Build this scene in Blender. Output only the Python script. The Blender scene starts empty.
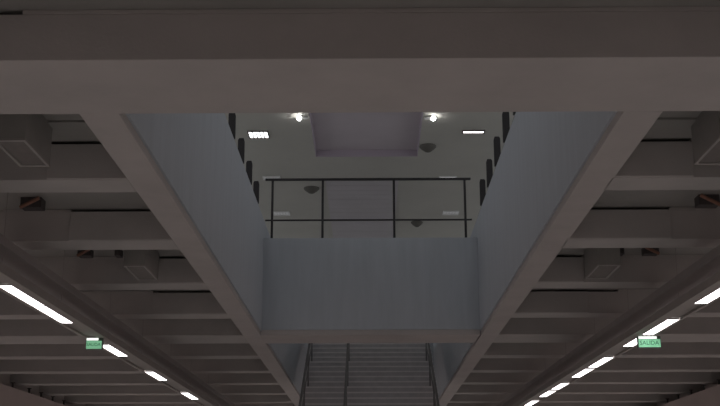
import bpy, bmesh, math
from mathutils import Matrix, Vector

scene = bpy.context.scene
C = scene.collection

# ------------------------------------------------------------ camera, world, exposure, large lights
# Metres; the camera stands at the origin, 1.6 m above the platform floor, looking up along +Y.
PS, TH, RO, FPX = 0.0088, 0.2637, 0.0017, 1130.8
cd = bpy.data.cameras.new('camera'); cam = bpy.data.objects.new('camera', cd); C.objects.link(cam)
cd.sensor_width = 36.0; cd.lens = FPX / 720 * 36.0; cd.clip_end = 200
R0 = Vector((math.cos(PS), math.sin(PS), 0))
F0 = Vector((-math.sin(PS) * math.cos(TH), math.cos(PS) * math.cos(TH), math.sin(TH)))
U0 = R0.cross(F0)
R1 = R0 * math.cos(RO) - U0 * math.sin(RO); U1 = R0 * math.sin(RO) + U0 * math.cos(RO)
m = Matrix((R1, U1, -F0)).transposed().to_4x4()
cam.matrix_world = m
scene.camera = cam

w = bpy.data.worlds.new('world'); scene.world = w; w.use_nodes = True
w.node_tree.nodes['Background'].inputs[0].default_value = (0.95, 0.96, 1, 1)
w.node_tree.nodes['Background'].inputs[1].default_value = 0.55
vs = scene.view_settings
vs.view_transform = 'Standard'; vs.look = 'None'; vs.gamma = 1.0; vs.use_curve_mapping = False
vs.exposure = 0.0

STRIP = 5.0     # radiance of a platform light strip
LOUVRE_FILL = 9.0    # radiance of the unseen fill lamps added in the upper hall
STRIP_COL = (1.0, 0.965, 0.965)
LOUVRE_COL = (0.96, 0.97, 1.0)
SKEW = {-1: 0.006, 1: 0.0150}     # the two rows of strips run very slightly inwards
def xs(s, x, y): return x - s * SKEW[s] * (y - 13.7)
def area(x, y, z, sx, sy, rad, col):
    l = bpy.data.lights.new('fill_lamp', 'AREA'); l.shape = 'RECTANGLE'; l.size = sx; l.size_y = sy
    l.energy = rad * math.pi * sx * sy; l.color = col
    o = bpy.data.objects.new('fill_lamp', l); o.location = (x, y, z); C.objects.link(o); return o
# unseen fill lamps added in both channels, far brighter than the visible strips
for s, xc in ((-1, -4.065), (1, 4.03)):
    for y in (-2.5, -1.0, 1.5, 3.0, 5.4, 6.9, 9.4, 30.9, 32.4, 34.8, 36.3):
        area(xs(s, xc, y), y, 2.404, 0.15, 1.35, STRIP * 4.2, STRIP_COL)
# unseen fill lamps added over the track beds, brightening the beams by bounce
for s in (-1, 1):
    for y in range(-2, 43, 4):
        area(s * 7.6, y, 1.6, 0.30, 1.5, 28.0, STRIP_COL)
for y in (9.5, 13.0, 16.5, 20.0):  # added unseen lamps, lighting the painted walls from above
    for x in (-2.42, 2.25):
        area(x, y, 7.88, 0.45, 0.45, LOUVRE_FILL, LOUVRE_COL)

# ------------------------------------------------------------ materials
def mat(name, col, rough=0.85, var=0.10, scale=3.0, metal=0.0, bump=0.0, emit=None, estr=0.0, fine=0.0, stretch=None):
    mt = bpy.data.materials.new(name); mt.use_nodes = True
    nt = mt.node_tree; b = nt.nodes['Principled BSDF']
    b.inputs['Roughness'].default_value = rough; b.inputs['Metallic'].default_value = metal
    tc = nt.nodes.new('ShaderNodeTexCoord'); mp = nt.nodes.new('ShaderNodeMapping')
    if stretch: mp.inputs['Scale'].default_value = stretch
    n = nt.nodes.new('ShaderNodeTexNoise'); n.inputs['Scale'].default_value = scale
    n.inputs['Detail'].default_value = 6; n.inputs['Roughness'].default_value = 0.6
    r = nt.nodes.new('ShaderNodeValToRGB')
    lo = [c * (1 - var) for c in col]; hi = [min(1, c * (1 + var)) for c in col]
    r.color_ramp.elements[0].position = 0.3; r.color_ramp.elements[1].position = 0.7
    r.color_ramp.elements[0].color = (*lo, 1); r.color_ramp.elements[1].color = (*hi, 1)
    L = nt.links.new
    L(tc.outputs['Object'], mp.inputs['Vector']); L(mp.outputs['Vector'], n.inputs['Vector'])
    L(n.outputs['Fac'], r.inputs['Fac']); L(r.outputs['Color'], b.inputs['Base Color'])
    if bump:
        n2 = nt.nodes.new('ShaderNodeTexNoise'); n2.inputs['Scale'].default_value = fine or 40
        bp = nt.nodes.new('ShaderNodeBump'); bp.inputs['Strength'].default_value = bump; bp.inputs['Distance'].default_value = 0.01
        L(tc.outputs['Object'], n2.inputs['Vector']); L(n2.outputs['Fac'], bp.inputs['Height']); L(bp.outputs['Normal'], b.inputs['Normal'])
    if emit:
        b.inputs['Emission Color'].default_value = (*emit, 1); b.inputs['Emission Strength'].default_value = estr
    return mt

M = dict(
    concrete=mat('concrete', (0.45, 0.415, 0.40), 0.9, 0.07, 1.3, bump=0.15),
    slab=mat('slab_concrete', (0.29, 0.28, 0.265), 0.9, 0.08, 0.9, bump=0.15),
    rib=mat('rib_concrete', (0.42, 0.395, 0.38), 0.9, 0.07, 1.6, bump=0.15),
    paint=mat('painted_render', (0.435, 0.468, 0.505), 0.75, 0.05, 2.2, stretch=(3, 3, 0.35)),
    upper=mat('upper_ceiling', (0.535, 0.525, 0.48), 0.85, 0.05, 0.6),
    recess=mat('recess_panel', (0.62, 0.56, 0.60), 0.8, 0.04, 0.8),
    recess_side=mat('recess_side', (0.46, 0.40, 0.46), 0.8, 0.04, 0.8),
    slat=mat('ceiling_slats', (0.54, 0.51, 0.53), 0.7, 0.04, 1.0),
    floor=mat('terrazzo', (0.56, 0.55, 0.535), 0.5, 0.12, 25),
    bed=mat('track_bed', (0.42, 0.40, 0.39), 0.95, 0.3, 18),
    trackwall=mat('track_wall_paint', (0.50, 0.42, 0.40), 0.8, 0.06, 0.8),
    dark=mat('dark_steel', (0.022, 0.020, 0.022), 0.45, 0.15, 8, metal=0.3),
    fin=mat('post_steel', (0.018, 0.016, 0.018), 0.5, 0.15, 8, metal=0.2),
    rail=mat('stair_rail_steel', (0.22, 0.21, 0.21), 0.4, 0.1, 8, metal=0.6),
    tray=mat('tray_metal', (0.30, 0.275, 0.265), 0.6, 0.06, 3, metal=0.2),
    channel=mat('channel_metal', (0.34, 0.31, 0.29), 0.6, 0.06, 3, metal=0.2),
    duct=mat('duct_paint', (0.28, 0.27, 0.255), 0.6, 0.06, 4, metal=0.1),
    box=mat('duct_metal', (0.32, 0.30, 0.285), 0.6, 0.06, 4, metal=0.1),
    grille=mat('grille_dark', (0.17, 0.15, 0.14), 0.7, 0.1, 8),
    black=mat('black_box', (0.07, 0.06, 0.06), 0.7, 0.15, 12),
    pipe=mat('copper_pipe', (0.27, 0.14, 0.10), 0.6, 0.2, 14, metal=0.2),
    diff=mat('strip_diffuser', (0.9, 0.9, 0.9), 0.4, 0.0, 1, emit=STRIP_COL, estr=STRIP),
    louvre_lit=mat('louvre_lit', (0.9, 0.9, 0.9), 0.4, 0.0, 1, emit=LOUVRE_COL, estr=5.0),
    louvre_mid=mat('louvre_mid', (0.8, 0.8, 0.8), 0.4, 0.0, 1, emit=LOUVRE_COL, estr=0.6),
    louvre_dim=mat('louvre_dim', (0.8, 0.8, 0.8), 0.4, 0.0, 1, emit=LOUVRE_COL, estr=0.07),
    white=mat('white_metal', (0.75, 0.75, 0.74), 0.4, 0.02, 2),
    bulb=mat('downlight_bulb', (0.9, 0.9, 0.9), 0.4, 0.0, 1, emit=(1, 0.97, 0.95), estr=30),
    speaker=mat('speaker_cone', (0.13, 0.125, 0.11), 0.7, 0.08, 8),
    step=mat('stair_concrete', (0.62, 0.60, 0.61), 0.8, 0.08, 6),
    nosing=mat('stair_nosing', (0.85, 0.82, 0.82), 0.6, 0.05, 6),
    sign=mat('sign_green', (0.2, 0.6, 0.35), 0.4, 0.03, 4, emit=(0.26, 0.60, 0.36), estr=0.55),
    sign_text=mat('sign_letters', (0.02, 0.22, 0.09), 0.4, 0.0, 4, emit=(0.03, 0.2, 0.08), estr=0.2),
    sign_lamp=mat('sign_lamp', (0.9, 0.9, 0.9), 0.4, 0.0, 4, emit=(0.93, 1.0, 0.92), estr=1.1),
    sign_frame=mat('sign_housing', (0.10, 0.14, 0.11), 0.5, 0.05, 4),
)

# ------------------------------------------------------------ helpers
def boxes(bs):
    bm = bmesh.new()
    for (x0, x1, y0, y1, z0, z1) in bs:
        x0, x1 = sorted((x0, x1)); y0, y1 = sorted((y0, y1)); z0, z1 = sorted((z0, z1))
        v = [bm.verts.new(p) for p in ((x0,y0,z0),(x1,y0,z0),(x1,y1,z0),(x0,y1,z0),(x0,y0,z1),(x1,y0,z1),(x1,y1,z1),(x0,y1,z1))]
        for f in ((0,3,2,1),(4,5,6,7),(0,1,5,4),(1,2,6,5),(2,3,7,6),(3,0,4,7)):
            bm.faces.new([v[i] for i in f])
    return bm
def tube(bm, a, b, r, n=12):
    a, b = Vector(a), Vector(b); d = b - a
    q = d.to_track_quat('Z', 'Y').to_matrix().to_4x4()
    bmesh.ops.create_cone(bm, cap_ends=True, segments=n, radius1=r, radius2=r, depth=d.length,
                          matrix=Matrix.Translation((a + b) / 2) @ q)
    return bm
def lathe(profile, n=32, caps=False):
    bm = bmesh.new(); rings = []
    for r, z in profile:
        rings.append([bm.verts.new((r * math.cos(2*math.pi*i/n), r * math.sin(2*math.pi*i/n), z)) for i in range(n)] if r > 1e-6 else [bm.verts.new((0, 0, z))])
    for p, q in zip(rings, rings[1:]):
        for i in range(n):
            j = (i + 1) % n
            f = [p[i % len(p)], p[j % len(p)], q[j % len(q)], q[i % len(q)]]
            f = list(dict.fromkeys(f))
            if len(f) > 2: bm.faces.new(f)
    bmesh.ops.recalc_face_normals(bm, faces=bm.faces)
    return bm
def obj(name, bm, mt, parent=None, bevel=0.0, loc=None, smooth=False):
    me = bpy.data.meshes.new(name); bm.to_mesh(me); bm.free()
    for k in (mt if isinstance(mt, (list, tuple)) else [mt]): me.materials.append(M[k])
    o = bpy.data.objects.new(name, me); C.objects.link(o)
    if parent: o.parent = parent
    if loc: o.location = loc
    if smooth:
        for p in me.polygons: p.use_smooth = True
    if bevel:
        b = o.modifiers.new('bevel', 'BEVEL'); b.width = bevel; b.segments = 2; b.limit_method = 'ANGLE'
    return o
def tag(o, label, cat=None, group=None, kind=None):
    o['label'] = label
    if cat: o['category'] = cat
    if group: o['group'] = group
    if kind: o['kind'] = kind
    return o
def thing(name, label, cat, loc=(0, 0, 0), group=None, rz=0.0):
    o = bpy.data.objects.new(name, None); C.objects.link(o); o.location = loc; o.rotation_euler.z = rz
    o.empty_display_size = 0.1
    return tag(o, label, cat, group)
def struct(name, bm, mt, label=None, bevel=0.0, cat=None):
    o = obj(name, bm, mt, None, bevel)
    o['kind'] = 'structure'
    if label: o['label'] = label
    if cat: o['category'] = cat
    return o
def copy_thing(src, loc, label, group=None):
    r = src.copy(); C.objects.link(r); r.location = loc; r['label'] = label
    if group: r['group'] = group
    for ch in list(src.children):
        c = ch.copy(); C.objects.link(c); c.parent = r
        for g in list(ch.children):
            d = g.copy(); C.objects.link(d); d.parent = c
    return r

# ------------------------------------------------------------ the setting
FZ = -1.60                       # platform floor
SO, SL = 3.06, 3.45              # beam soffits, slab underside
XI, XO = 2.01, 2.33              # inner and outer side of the two long girders
XW = 9.14
Y0, Y1 = -5.0, 45.0
F0y, F1y = 7.435, 8.56           # front cross beam
G0, G1 = 20.60, 21.66            # cross beam at the far end of the opening
V2 = 36.0                        # end of the second opening, above the stair
UZ = 7.9

struct('floor', boxes([(-4.7, 4.7, Y0, Y1, FZ - 0.3, FZ)]), 'floor', 'pale platform floor below the concrete ceiling')
struct('floor', boxes([(-XW, -4.7, Y0, Y1, FZ - 1.6, FZ - 1.2), (4.7, XW, Y0, Y1, FZ - 1.6, FZ - 1.2)]), 'bed', 'dark track beds on both sides of the platform')
struct('wall_platform_edge', boxes([(-4.7, -4.5, Y0, Y1, FZ - 1.2, FZ - 0.3), (4.5, 4.7, Y0, Y1, FZ - 1.2, FZ - 0.3)]), 'concrete', 'platform edge walls down to the track beds')
struct('wall_left', boxes([(-XW - 0.2, -XW, Y0, Y1, FZ - 1.6, SL)]), 'concrete', 'outer station wall far left')
struct('wall_right', boxes([(XW, XW + 0.2, Y0, Y1, FZ - 1.6, SL)]), 'concrete', 'outer station wall far right')
struct('wall_near', boxes([(-XW, XW, Y0 - 0.2, Y0, FZ - 1.6, SL)]), 'concrete', 'end wall of the platform hall behind the viewer')
struct('wall_far', boxes([(-XW, XW, Y1, Y1 + 0.2, FZ - 1.6, SL)]), 'concrete', 'far end wall of the platform hall')
struct('wall_track_left', boxes([(-9.12, -8.84, Y0, Y1, FZ - 1.2, 2.90)]), 'trackwall', 'brownish wall along the track, bottom left corner')
struct('wall_track_right', boxes([(8.50, 9.12, Y0, Y1, FZ - 1.2, 2.90)]), 'trackwall', 'brownish wall along the track, bottom right corner')

ribs = [(10.44, 10.885, 3.11), (13.02, 13.49, 3.56), (15.65, 16.11, 3.0), (18.27, 18.72, 3.56), (G0, G1, 0),
        (23.50, 23.97, 0), (26.15, 26.60, 0), (28.77, 29.22, 0), (31.39, 31.84, 0), (34.01, 34.46, 0), (36.63, 37.08, 0), (39.25, 39.70, 0)]
# slab over the side bays, with slightly lowered panels in front of the slotted beams
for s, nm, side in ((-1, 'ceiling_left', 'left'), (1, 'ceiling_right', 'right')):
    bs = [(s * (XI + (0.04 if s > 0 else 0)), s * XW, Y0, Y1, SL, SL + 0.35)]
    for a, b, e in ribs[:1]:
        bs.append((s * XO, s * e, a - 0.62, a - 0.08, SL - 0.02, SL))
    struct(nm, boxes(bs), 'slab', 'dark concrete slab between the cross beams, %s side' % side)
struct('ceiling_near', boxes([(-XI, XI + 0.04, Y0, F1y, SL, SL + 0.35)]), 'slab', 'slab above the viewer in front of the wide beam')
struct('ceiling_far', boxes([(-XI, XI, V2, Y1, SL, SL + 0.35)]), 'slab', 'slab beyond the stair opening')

# front beam with a slot at the top of its near face, left
struct('cross_beam', boxes([(-XW, XW, F0y, F1y, SO, 3.415), (-2.48, XW, F0y, F1y, 3.415, SL), (-XW, -2.48, F0y + 0.25, F1y, 3.415, SL)]),
       'concrete', 'widest concrete cross beam, spanning the whole top of the picture', 0.006, 'beam')
# long girders
for s, side in ((-1, 'left'), (1, 'right')):
    struct('long_beam', boxes([(s * (XI if s < 0 else XI + 0.025), s * (XO if s < 0 else XO + 0.02), F1y, Y1, SO, SL)]), 'concrete',
           'long concrete beam running away along the %s side of the central opening' % side, 0.006, 'beam')
order = ['first', 'second', 'third', 'fourth']
for k, (a, b, e) in enumerate(ribs):
    for s, side in ((-1, 'left'), (1, 'right')):
        if k < 4:
            ea = e + (0.5 if (k == 3 and s > 0) else 0)
            bs = [(s * XO, s * XW, a, b, SO, 3.415), (s * ea, s * XW, a, b, 3.415, SL), (s * XO, s * ea, a + 0.28, b, 3.415, SL),
                  (s * XO, s * e, a - 0.03, a, SO + 0.006, 3.415)]
            lab = '%s slotted cross beam behind the wide front beam, %s side' % (order[k], side)
        else:
            bs = [(s * XO, s * XW, a, b, SO, SL)]
            lab = ('wide cross beam in line with the bridge parapet, %s side' % side) if k == 4 else \
                  ('distant cross beam, number %d beyond the bridge, %s side' % (k - 4, side))
        struct('cross_beam', boxes(bs), 'rib', lab, 0.005, 'beam')
for a, b in ((36.63, 37.08), (39.25, 39.70)):
    struct('cross_beam', boxes([(-XI, XI, a, b, SO, SL)]), 'rib', 'far cross beam beyond the stair', 0.005, 'beam')

# bridge at the far end of the opening: concrete soffit, painted parapet
struct('bridge_beam', boxes([(-XI, XI, G0 + 0.01, G1, SO, SO + 0.10), (-XI, XI, G0 + 0.2, G1 - 0.2, SO + 0.10, SO + 0.6)]), 'concrete',
       'concrete underside strip of the bridge, below the blue grey parapet', 0.005, 'beam')
BW = 4.885
struct('wall_bridge_parapet', boxes([(-1.985, 2.008, G0, G0 + 0.2, SO + 0.10, BW), (-1.985, 2.008, G1 - 0.2, G1, SO + 0.10, BW),
                                     (-1.985, 1.985, G0 + 0.2, G1 - 0.2, 3.9, 4.1)]), 'paint',
       'blue grey painted parapet wall under the dark railing, centre')
# painted walls of the two openings
for s, side in ((-1, 'left'), (1, 'right')):
    wi = 1.985 if s < 0 else 2.01
    for y0, y1, where in ((F1y, G1, 'tall blue grey painted side wall of the central opening, %s'), (G1, V2, 'painted side wall of the stair opening beyond the bridge, %s')):
        struct('wall_' + side, boxes([(s * wi, s * (wi + 0.025), y0, y1, SO + 0.078, SL), (s * wi, s * 2.25, y0, y1, SL + 0.0, 5.235)]), 'paint', where % side)
struct('wall_opening_near', boxes([(-1.985, 1.985, F1y - 0.25, F1y, SL + 0.35, 5.235)]), 'paint', 'parapet above the wide front beam')
struct('wall_opening_far', boxes([(-1.72, 1.64, V2, V2 + 0.2, SL + 0.35, 4.55), (-1.985, -1.72, V2, V2 + 0.2, SL + 0.35, 5.235), (1.64, 2.01, V2, V2 + 0.2, SL + 0.35, 5.235)]), 'paint', 'wall at the head of the stair')

# upper hall shell; the ceiling has a shallow rectangular recess
rx0, rx1, ry0, ry1, rd = -1.25, 1.12, 12.0, 25.13, 0.16
UX, UY0, UY1 = 6.5, 4.0, 44.0
struct('ceiling_upper', boxes([(-UX, rx0, UY0, UY1, UZ, UZ + 0.3), (rx1, UX, UY0, UY1, UZ, UZ + 0.3),
                               (rx0, rx1, UY0, ry0, UZ, UZ + 0.3), (rx0, rx1, ry1, UY1, UZ, UZ + 0.3)]), 'upper',
       'greenish grey ceiling of the upper hall seen through the opening')
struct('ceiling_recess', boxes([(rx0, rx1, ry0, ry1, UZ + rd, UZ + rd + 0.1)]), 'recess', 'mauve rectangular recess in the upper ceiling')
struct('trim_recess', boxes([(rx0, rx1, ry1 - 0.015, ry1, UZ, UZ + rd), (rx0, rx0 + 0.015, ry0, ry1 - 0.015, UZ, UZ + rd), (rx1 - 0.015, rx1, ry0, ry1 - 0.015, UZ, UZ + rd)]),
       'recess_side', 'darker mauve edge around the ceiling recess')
sl = []
y = 27.0
while y < 34.2:
    sl.append((-1.10, 0.72, y, y + 0.43, UZ - 0.03, UZ)); y += 0.45
struct('ceiling_slats', boxes(sl), 'slat', 'slatted mauve grey ceiling panel seen through the railing')
# sides and ends left open to let in added world light, between slim columns; a pale floor either side of the opening
for s_, side in ((-1, 'left'), (1, 'right')):
    struct('column', boxes([(s_ * (UX - 0.3), s_ * UX, y, y + 0.3, SL + 0.40, UZ) for y in (5, 12, 19, 26, 33, 40)]), 'upper', 'columns along the %s side of the upper hall' % side)
    struct('floor_upper_' + side, boxes([(s_ * 2.25, s_ * UX, UY0, UY1, SL + 0.35, SL + 0.40)]), 'floor', 'pale floor of the upper hall, %s side' % side)

# ------------------------------------------------------------ stair up to the bridge level
st = thing('staircase', 'wide grey staircase rising away behind the bridge, bottom centre', 'staircase', (0, 19.8, FZ))
n, rise, run = 39, 0.1665, 0.33
bm = bmesh.new(); pts = [(0, 0)]
for i in range(n):
    pts += [(i * run, (i + 1) * rise), ((i + 1) * run, (i + 1) * rise)]
pts += [(n * run, n * rise - 0.35), (0.6, 0.0)]
for xx in (-1.72, 1.66): pass
va = [bm.verts.new((-1.72, p[0], p[1])) for p in pts]; vb = [bm.verts.new((1.66, p[0], p[1])) for p in pts]
for i in range(len(pts)):
    j = (i + 1) % len(pts); bm.faces.new((va[i], vb[i], vb[j], va[j]))
bm.faces.new(va[::-1]); bm.faces.new(vb)
bmesh.ops.recalc_face_normals(bm, faces=bm.faces)
obj('flight', bm, 'step', st)
obj('nosings', boxes([(-1.72, 1.66, i * run - 0.025, i * run + 0.04, (i + 1) * rise, (i + 1) * rise + 0.035) for i in range(n)]), 'nosing', st)['label'] = 'paler nosing strips on the step edges'
obj('landing', boxes([(-1.72, 1.66, n * run, 16.18, n * rise - 0.3, n * rise)]), 'step', st)
slope = rise / run
def handrail(x, label, double):
    L = n * run
    def P(yy, h): return (x, yy, yy * slope + h)
    t = obj('handrail', tube(bmesh.new(), P(0.3, 1.02), P(L, 1.02), 0.03), 'rail', st)
    t['label'] = label
    obj('lower_rail', tube(bmesh.new(), P(0.3, 0.62), P(L, 0.62), 0.016), 'rail', t)
    k = 0
    while 0.5 + k * 1.65 < L:
        yy = 0.5 + k * 1.65
        z0 = (int(yy / run) + 1) * rise
        obj('post', tube(bmesh.new(), (x, yy, z0), (x, yy, yy * slope + 1.0), 0.022), 'rail', t); k += 1
    return t
handrail(-1.56, 'dark metal handrail along the left edge of the stair', True)
handrail(1.50, 'dark metal handrail along the right edge of the stair', True)
handrail(-0.57, 'dark metal handrail standing within the stair, left of its middle', False)

# ------------------------------------------------------------ railing on the bridge parapet
yr = G0 + 0.10
gr = thing('guard_railing', 'dark steel railing with two rails on top of the blue grey parapet', 'railing', (0, yr, BW))
obj('top_rail', boxes([(-1.985, 1.925, -0.03, 0.03, 1.150, 1.190)]), 'dark', gr, 0.006)
obj('middle_rail', boxes([(-1.975, 1.93, -0.015, 0.015, 0.355, 0.385)]), 'dark', gr, 0.005)
for x in (-1.845, -0.890, 0.463, 1.808):
    p = obj('post', boxes([(x - 0.022, x + 0.022, -0.02, 0.02, 0.0, 1.150)]), 'dark', gr, 0.004)
    obj('base_plate', boxes([(x - 0.05, x + 0.05, -0.05, 0.05, 0.0, 0.012)]), 'dark', p)

# balustrade posts on the two side walls
for s, side, dz, dy in ((-1, 'left', 0.0, 0.0), (1, 'right', 0.08, 0.22)):
    t = thing('side_balustrade', 'row of short dark posts along the top of the %s side wall' % side, 'balustrade', (s * (2.03 if s < 0 else 2.045), 0, 5.235))
    obj('base_rail', boxes([(-0.03, 0.03, 14.6, 20.4, 0.0, 0.02)]), 'fin', t)
    for y in (14.59, 15.81, 17.03, 18.24, 19.46):
        h = 0.43 + dz; yy = y + dy
        bm = bmesh.new()
        prof = [(-0.05, 0.02), (0.055, 0.02), (0.055, h - 0.05), (0.04, h), (-0.03, h), (-0.05, h - 0.03)]
        A = [bm.verts.new((-s * px, yy - 0.03, pz)) for px, pz in prof]; B = [bm.verts.new((-s * px, yy + 0.03, pz)) for px, pz in prof]
        for i in range(6):
            j = (i + 1) % 6; bm.faces.new((A[i], A[j], B[j], B[i]))
        bm.faces.new(A); bm.faces.new(B[::-1]); bmesh.ops.recalc_face_normals(bm, faces=bm.faces)
        obj('post', bm, 'fin', t, 0.004)

# ------------------------------------------------------------ upper hall fittings
def louvre(x, y, wx, wy, label, lit, nfin=5):
    t = thing('ceiling_luminaire', label, 'ceiling light', (x, y, UZ), 'square luminaires in the upper ceiling')
    fr = 0.025
    obj('frame', boxes([(-wx/2 - fr, -wx/2, -wy/2 - fr, wy/2 + fr, -0.03, 0), (wx/2, wx/2 + fr, -wy/2 - fr, wy/2 + fr, -0.03, 0),
                        (-wx/2, wx/2, -wy/2 - fr, -wy/2, -0.03, 0), (-wx/2, wx/2, wy/2, wy/2 + fr, -0.03, 0)]), 'grille' if lit else 'white', t)
    obj('diffuser', boxes([(-wx/2, wx/2, -wy/2, wy/2, -0.006, 0)]), 'louvre_lit' if lit else ('louvre_mid' if lit is None else 'louvre_dim'), t)
    for i in range(nfin - 1):
        bx = -wx/2 + (i + 1) * wx / nfin
        obj('blade', boxes([(bx - 0.012, bx + 0.012, -wy/2, wy/2, -0.028, -0.006)]), 'box' if lit else 'white', t)
    return t
louvre(-2.42, 23.45, 0.40, 0.42, 'bright gridded square ceiling light left of the mauve recess', True)
louvre(2.26, 23.33, 0.44, 0.14, 'bright thin ceiling light right of the mauve recess', True, 1)
louvre(-2.42, 26.8, 0.38, 0.22, 'dim ceiling light just above the left end of the railing', False)
louvre(1.93, 26.85, 0.38, 0.16, 'glowing narrow ceiling light behind the right end of the top rail', None, 1)
louvre(-2.44, 30.3, 0.40, 0.34, 'dim pale ceiling light behind the railing, left', False)
louvre(2.24, 30.3, 0.40, 0.34, 'dim pale ceiling light behind the railing, right', False)

def downlight(x, y, s, label):
    t = thing('downlight', label, 'spotlight', (x, y, UZ), 'pair of spotlights beside the recess')
    obj('base', boxes([(-0.05, 0.05, -0.04, 0.04, -0.03, 0)]), 'white', t)
    obj('arm', tube(bmesh.new(), (0, 0, -0.05), (s * 0.19, 0, -0.05), 0.030), 'white', t)
    bm = bmesh.new(); bmesh.ops.create_uvsphere(bm, u_segments=20, v_segments=12, radius=0.05)
    obj('bulb', bm, 'bulb', t, loc=(0, 0, -0.06), smooth=True)
    return t
downlight(-1.46, 22.25, 1, 'small glaring spotlight at the left edge of the mauve recess')
downlight(1.335, 22.3, -1, 'small glaring spotlight at the right edge of the mauve recess')

def cone(x, y, r, label):
    o = obj('ceiling_speaker', lathe([(r, 0), (r, -0.03), (r * 0.75, -0.08), (r * 0.30, -0.14), (0, -0.155)]), 'speaker', None, 0, (x, y, UZ), True)
    return tag(o, label, 'speaker', 'dark conical fittings under the upper ceiling')
cone(-1.48, 27.77, 0.20, 'dark cone shaped ceiling fitting seen between the two left railing posts')
cone(1.32, 24.34, 0.19, 'dark cone shaped ceiling fitting beside the right edge of the recess')
cone(1.35, 31.37, 0.17, 'dark cone shaped ceiling fitting just behind the middle rail, right')

# ------------------------------------------------------------ cable trays and light channels
def bays():
    ys = [9.5, 12.1, 14.5, 17.2, 19.7, 22.5, 25.0, 27.7]
    return ys
CH = {-1: (3.86, 4.20, 3.985, 4.145), 1: (3.80, 4.15, 3.95, 4.11)}
for s, side in ((-1, 'left'), (1, 'right')):
    a, b, c, d = CH[s]
    tx0, tx1 = (3.87, 4.27) if s < 0 else (3.83, 4.23)
    t = thing('cable_tray', 'broad dark cable tray hung above the %s row of light strips' % side, 'cable tray', (s * SKEW[s] * 13.7, 0, 2.70), None, s * SKEW[s])
    obj('tray', boxes([(s * tx0, s * (tx1), Y0, 42, 0.0, 0.012), (s * tx0, s * (tx0 + 0.015), Y0, 42, 0.012, 0.10), (s * (tx1 - 0.015), s * tx1, Y0, 42, 0.012, 0.10)]), 'tray', t, 0.004)
    obj('cables', boxes([(s * (tx0 + 0.05), s * (tx1 - 0.06), Y0, 42, 0.012, 0.07)]), 'black', t)
    for y in bays():
        obj('hanger', tube(bmesh.new(), (s * 4.03, y, 0.07), (s * 4.03, y, SL - 2.70), 0.003, 8), 'tray', t)
    t = thing('light_channel', 'long metal channel holding the %s row of light strips' % side, 'light channel', (s * SKEW[s] * 13.7, 0, 2.40), None, s * SKEW[s])
    obj('housing', boxes([(s * a, s * c, Y0, 42, 0.0, 0.10), (s * d, s * b, Y0, 42, 0.0, 0.10), (s * c, s * d, Y0, 42, 0.03, 0.10)]), 'channel', t)
    for y in bays():
        obj('hanger', tube(bmesh.new(), (s * 4.03, y, 0.10), (s * 4.03, y, 0.30), 0.003, 8), 'tray', t)

def strip(s, y0, y1, label):
    a, b, c, d = CH[s]; xc = (c + d) / 2; L = y1 - y0
    t = thing('light_strip', label, 'ceiling light', (xs(s, s * xc, (y0 + y1) / 2), (y0 + y1) / 2, 2.40), 'lit strips of the %s channel' % ('left' if s < 0 else 'right'), s * SKEW[s])
    obj('diffuser', boxes([(-0.072, 0.072, -L/2 + 0.012, L/2 - 0.012, 0.002, 0.018)]), 'diff', t)
    obj('end_cap', boxes([(-0.072, 0.072, -L/2, -L/2 + 0.012, 0.0, 0.028)]), 'white', t)
    obj('end_cap', boxes([(-0.072, 0.072, L/2 - 0.012, L/2, 0.0, 0.028)]), 'white', t)
    return t
for y0, y1, lb in ((12.36, 13.69, 'largest lit strip at the left edge of the picture'),
                   (13.71, 15.01, 'lit strip joined end to end behind the largest one, left channel'),
                   (17.10, 18.45, 'lit strip right behind the left green exit sign'),
                   (20.62, 22.04, 'short lit parallelogram, second last visible in the left channel'),
                   (24.50, 26.00, 'farthest visible lit strip of the left channel')):
    strip(-1, y0, y1, lb)
for y0, y1, lb in ((12.28, 13.67, 'lit strip cut by the right edge of the picture'),
                   (14.86, 16.23, 'long lit strip just above the right green exit sign'),
                   (16.45, 17.45, 'lit strip touching the left side of the right green exit sign'),
                   (18.77, 20.12, 'fourth lit strip from the near end of the right channel'),
                   (20.35, 21.70, 'fifth lit strip from the near end of the right channel'),
                   (22.80, 23.98, 'sixth lit strip from the near end of the right channel'),
                   (24.27, 25.58, 'seventh lit strip from the near end of the right channel'),
                   (26.59, 27.90, 'farthest visible lit strip of the right channel')):
    strip(1, y0, y1, lb)

# ------------------------------------------------------------ exit signs under the channels
def text_mesh(body, size, depth):
    cu = bpy.data.curves.new('letters', 'FONT'); cu.body = body; cu.size = size; cu.extrude = depth
    cu.align_x = 'CENTER'; cu.align_y = 'CENTER'; cu.resolution_u = 4
    o = bpy.data.objects.new('letters', cu); C.objects.link(o)
    bpy.context.view_layer.update()
    me = bpy.data.meshes.new_from_object(o.evaluated_get(bpy.context.evaluated_depsgraph_get()))
    bpy.data.objects.remove(o); return me
def sign(x, y, label, W=0.33):
    t = thing('exit_sign', label, 'exit sign', (x, y, 2.40))
    obj('housing', boxes([(-W/2, W/2, -0.03, 0.05, -0.165, 0)]), 'sign_frame', t, 0.004)
    obj('lamp_strip', boxes([(-W/2 + 0.01, W/2 - 0.06, -0.038, -0.03, -0.038, -0.004)]), 'sign_lamp', t)['label'] = 'white glowing strip above the green panel'
    p = obj('panel', boxes([(-W/2 + 0.008, W/2 - 0.008, -0.036, -0.03, -0.160, -0.044)]), 'sign', t)
    me = text_mesh('SALIDA', 0.085 * W / 0.33, 0.001); me.materials.append(M['sign_text'])
    o = bpy.data.objects.new('letters', me); C.objects.link(o); o.parent = p
    o.location = (-0.005, -0.038, -0.100); o.rotation_euler = (math.pi / 2, 0, 0)
    o['label'] = 'dark green word SALIDA'
    return t
sign(4.04, 16.38, 'lit green SALIDA exit sign under the right light channel')
sign(-4.01, 16.38, 'lit green exit sign under the left light channel', 0.24)

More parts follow.
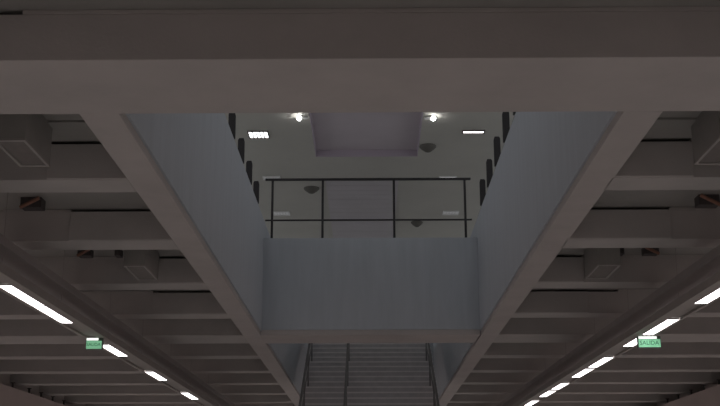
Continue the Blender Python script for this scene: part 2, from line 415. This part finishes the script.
# ------------------------------------------------------------ duct boxes, pipes, brackets
def duct(x0, x1, y0, y1, label):
    xc, yc = (x0 + x1) / 2, (y0 + y1) / 2; wx, wy = abs(x1 - x0) / 2, (y1 - y0) / 2
    t = thing('duct_box', label, 'duct box', (xc, yc, SO), 'duct boxes under the side slabs')
    z0 = 0.02
    obj('casing', boxes([(-wx, wx, -wy, wy, z0, SL - SO)]), 'duct', t, 0.006)
    g = obj('grille', boxes([(-wx + 0.025, wx - 0.025, -wy + 0.04, wy - 0.04, z0 - 0.008, z0)]), 'grille', t)
    obj('grille_frame', boxes([(-wx, -wx + 0.025, -wy, wy, 0, z0), (wx - 0.025, wx, -wy, wy, 0, z0),
                               (-wx + 0.025, wx - 0.025, -wy, -wy + 0.04, 0, z0), (-wx + 0.025, wx - 0.025, wy - 0.04, wy, 0, z0)]), 'box', g)
duct(-3.24, -2.96, 9.22, 10.00, 'square metal duct box at the far left, just below the front beam')
duct(3.00, 3.28, 9.22, 10.03, 'square metal duct box at the far right, just below the front beam')
duct(-3.22, -2.94, 14.44, 15.40, 'smaller duct box between the second and third beams, left')
duct(2.98, 3.28, 14.50, 15.40, 'smaller duct box between the second and third beams, right')

def outlet(x, y, s, wx, label, pipe=True, h=0.10):
    t = thing('pipe_outlet', label, 'pipe fitting', (x, y, SL), 'pipe fittings under the side slabs')
    obj('box', boxes([(-wx, wx, -0.09, 0.09, -h, 0)]), 'black', t, 0.005)
    if pipe:
        bm = bmesh.new(); tube(bm, (s * -wx * 0.9, -0.13, -0.02), (s * wx * 0.9, -0.12, -h - 0.01), 0.022)
        obj('pipe', bm, 'pipe', t)['label'] = 'reddish brown pipe'
    return t
outlet(-3.88, 12.55, -1, 0.12, 'dark fitting with a reddish pipe near the left picture edge', h=0.12)
outlet(3.87, 12.55, 1, 0.12, 'dark fitting with an orange brown pipe at the right picture edge', h=0.12)
outlet(-3.92, 15.2, -1, 0.09, 'small dark fitting with brown pipe above the left cable tray')
outlet(-3.46, 15.2, -1, 0.04, 'tiny dark fitting left of the smaller left duct box', False)
outlet(3.44, 15.2, 1, 0.035, 'tiny dark fitting right of the smaller right duct box', False)
outlet(3.85, 15.2, 1, 0.10, 'small dark fitting with brown pipe above the right cable tray')

for s, xw, side in ((-1, 8.92, 'left'), (1, 8.58, 'right')):
    ys = (27.05, 28.35, 29.75, 30.85, 32.0, 33.2) if s < 0 else (26.9, 28.1, 29.4, 30.6, 31.9, 33.1)
    for k, y in enumerate(ys):
        o = obj('wall_bracket', boxes([(-0.07, 0.07, -0.04, 0.04, 0, 0.02), (-0.02, 0.02, -0.03, 0.03, 0.02, 0.13), (-0.05, 0.05, -0.03, 0.03, 0.13, 0.15)]), 'black', None, 0, (s * xw, y, 2.90))
        tag(o, '%s small dark bracket from the near end on top of the %s track wall' % (['first', 'second', 'third', 'fourth', 'fifth', 'sixth'][k], side), 'bracket', 'brackets on the %s track wall' % side)
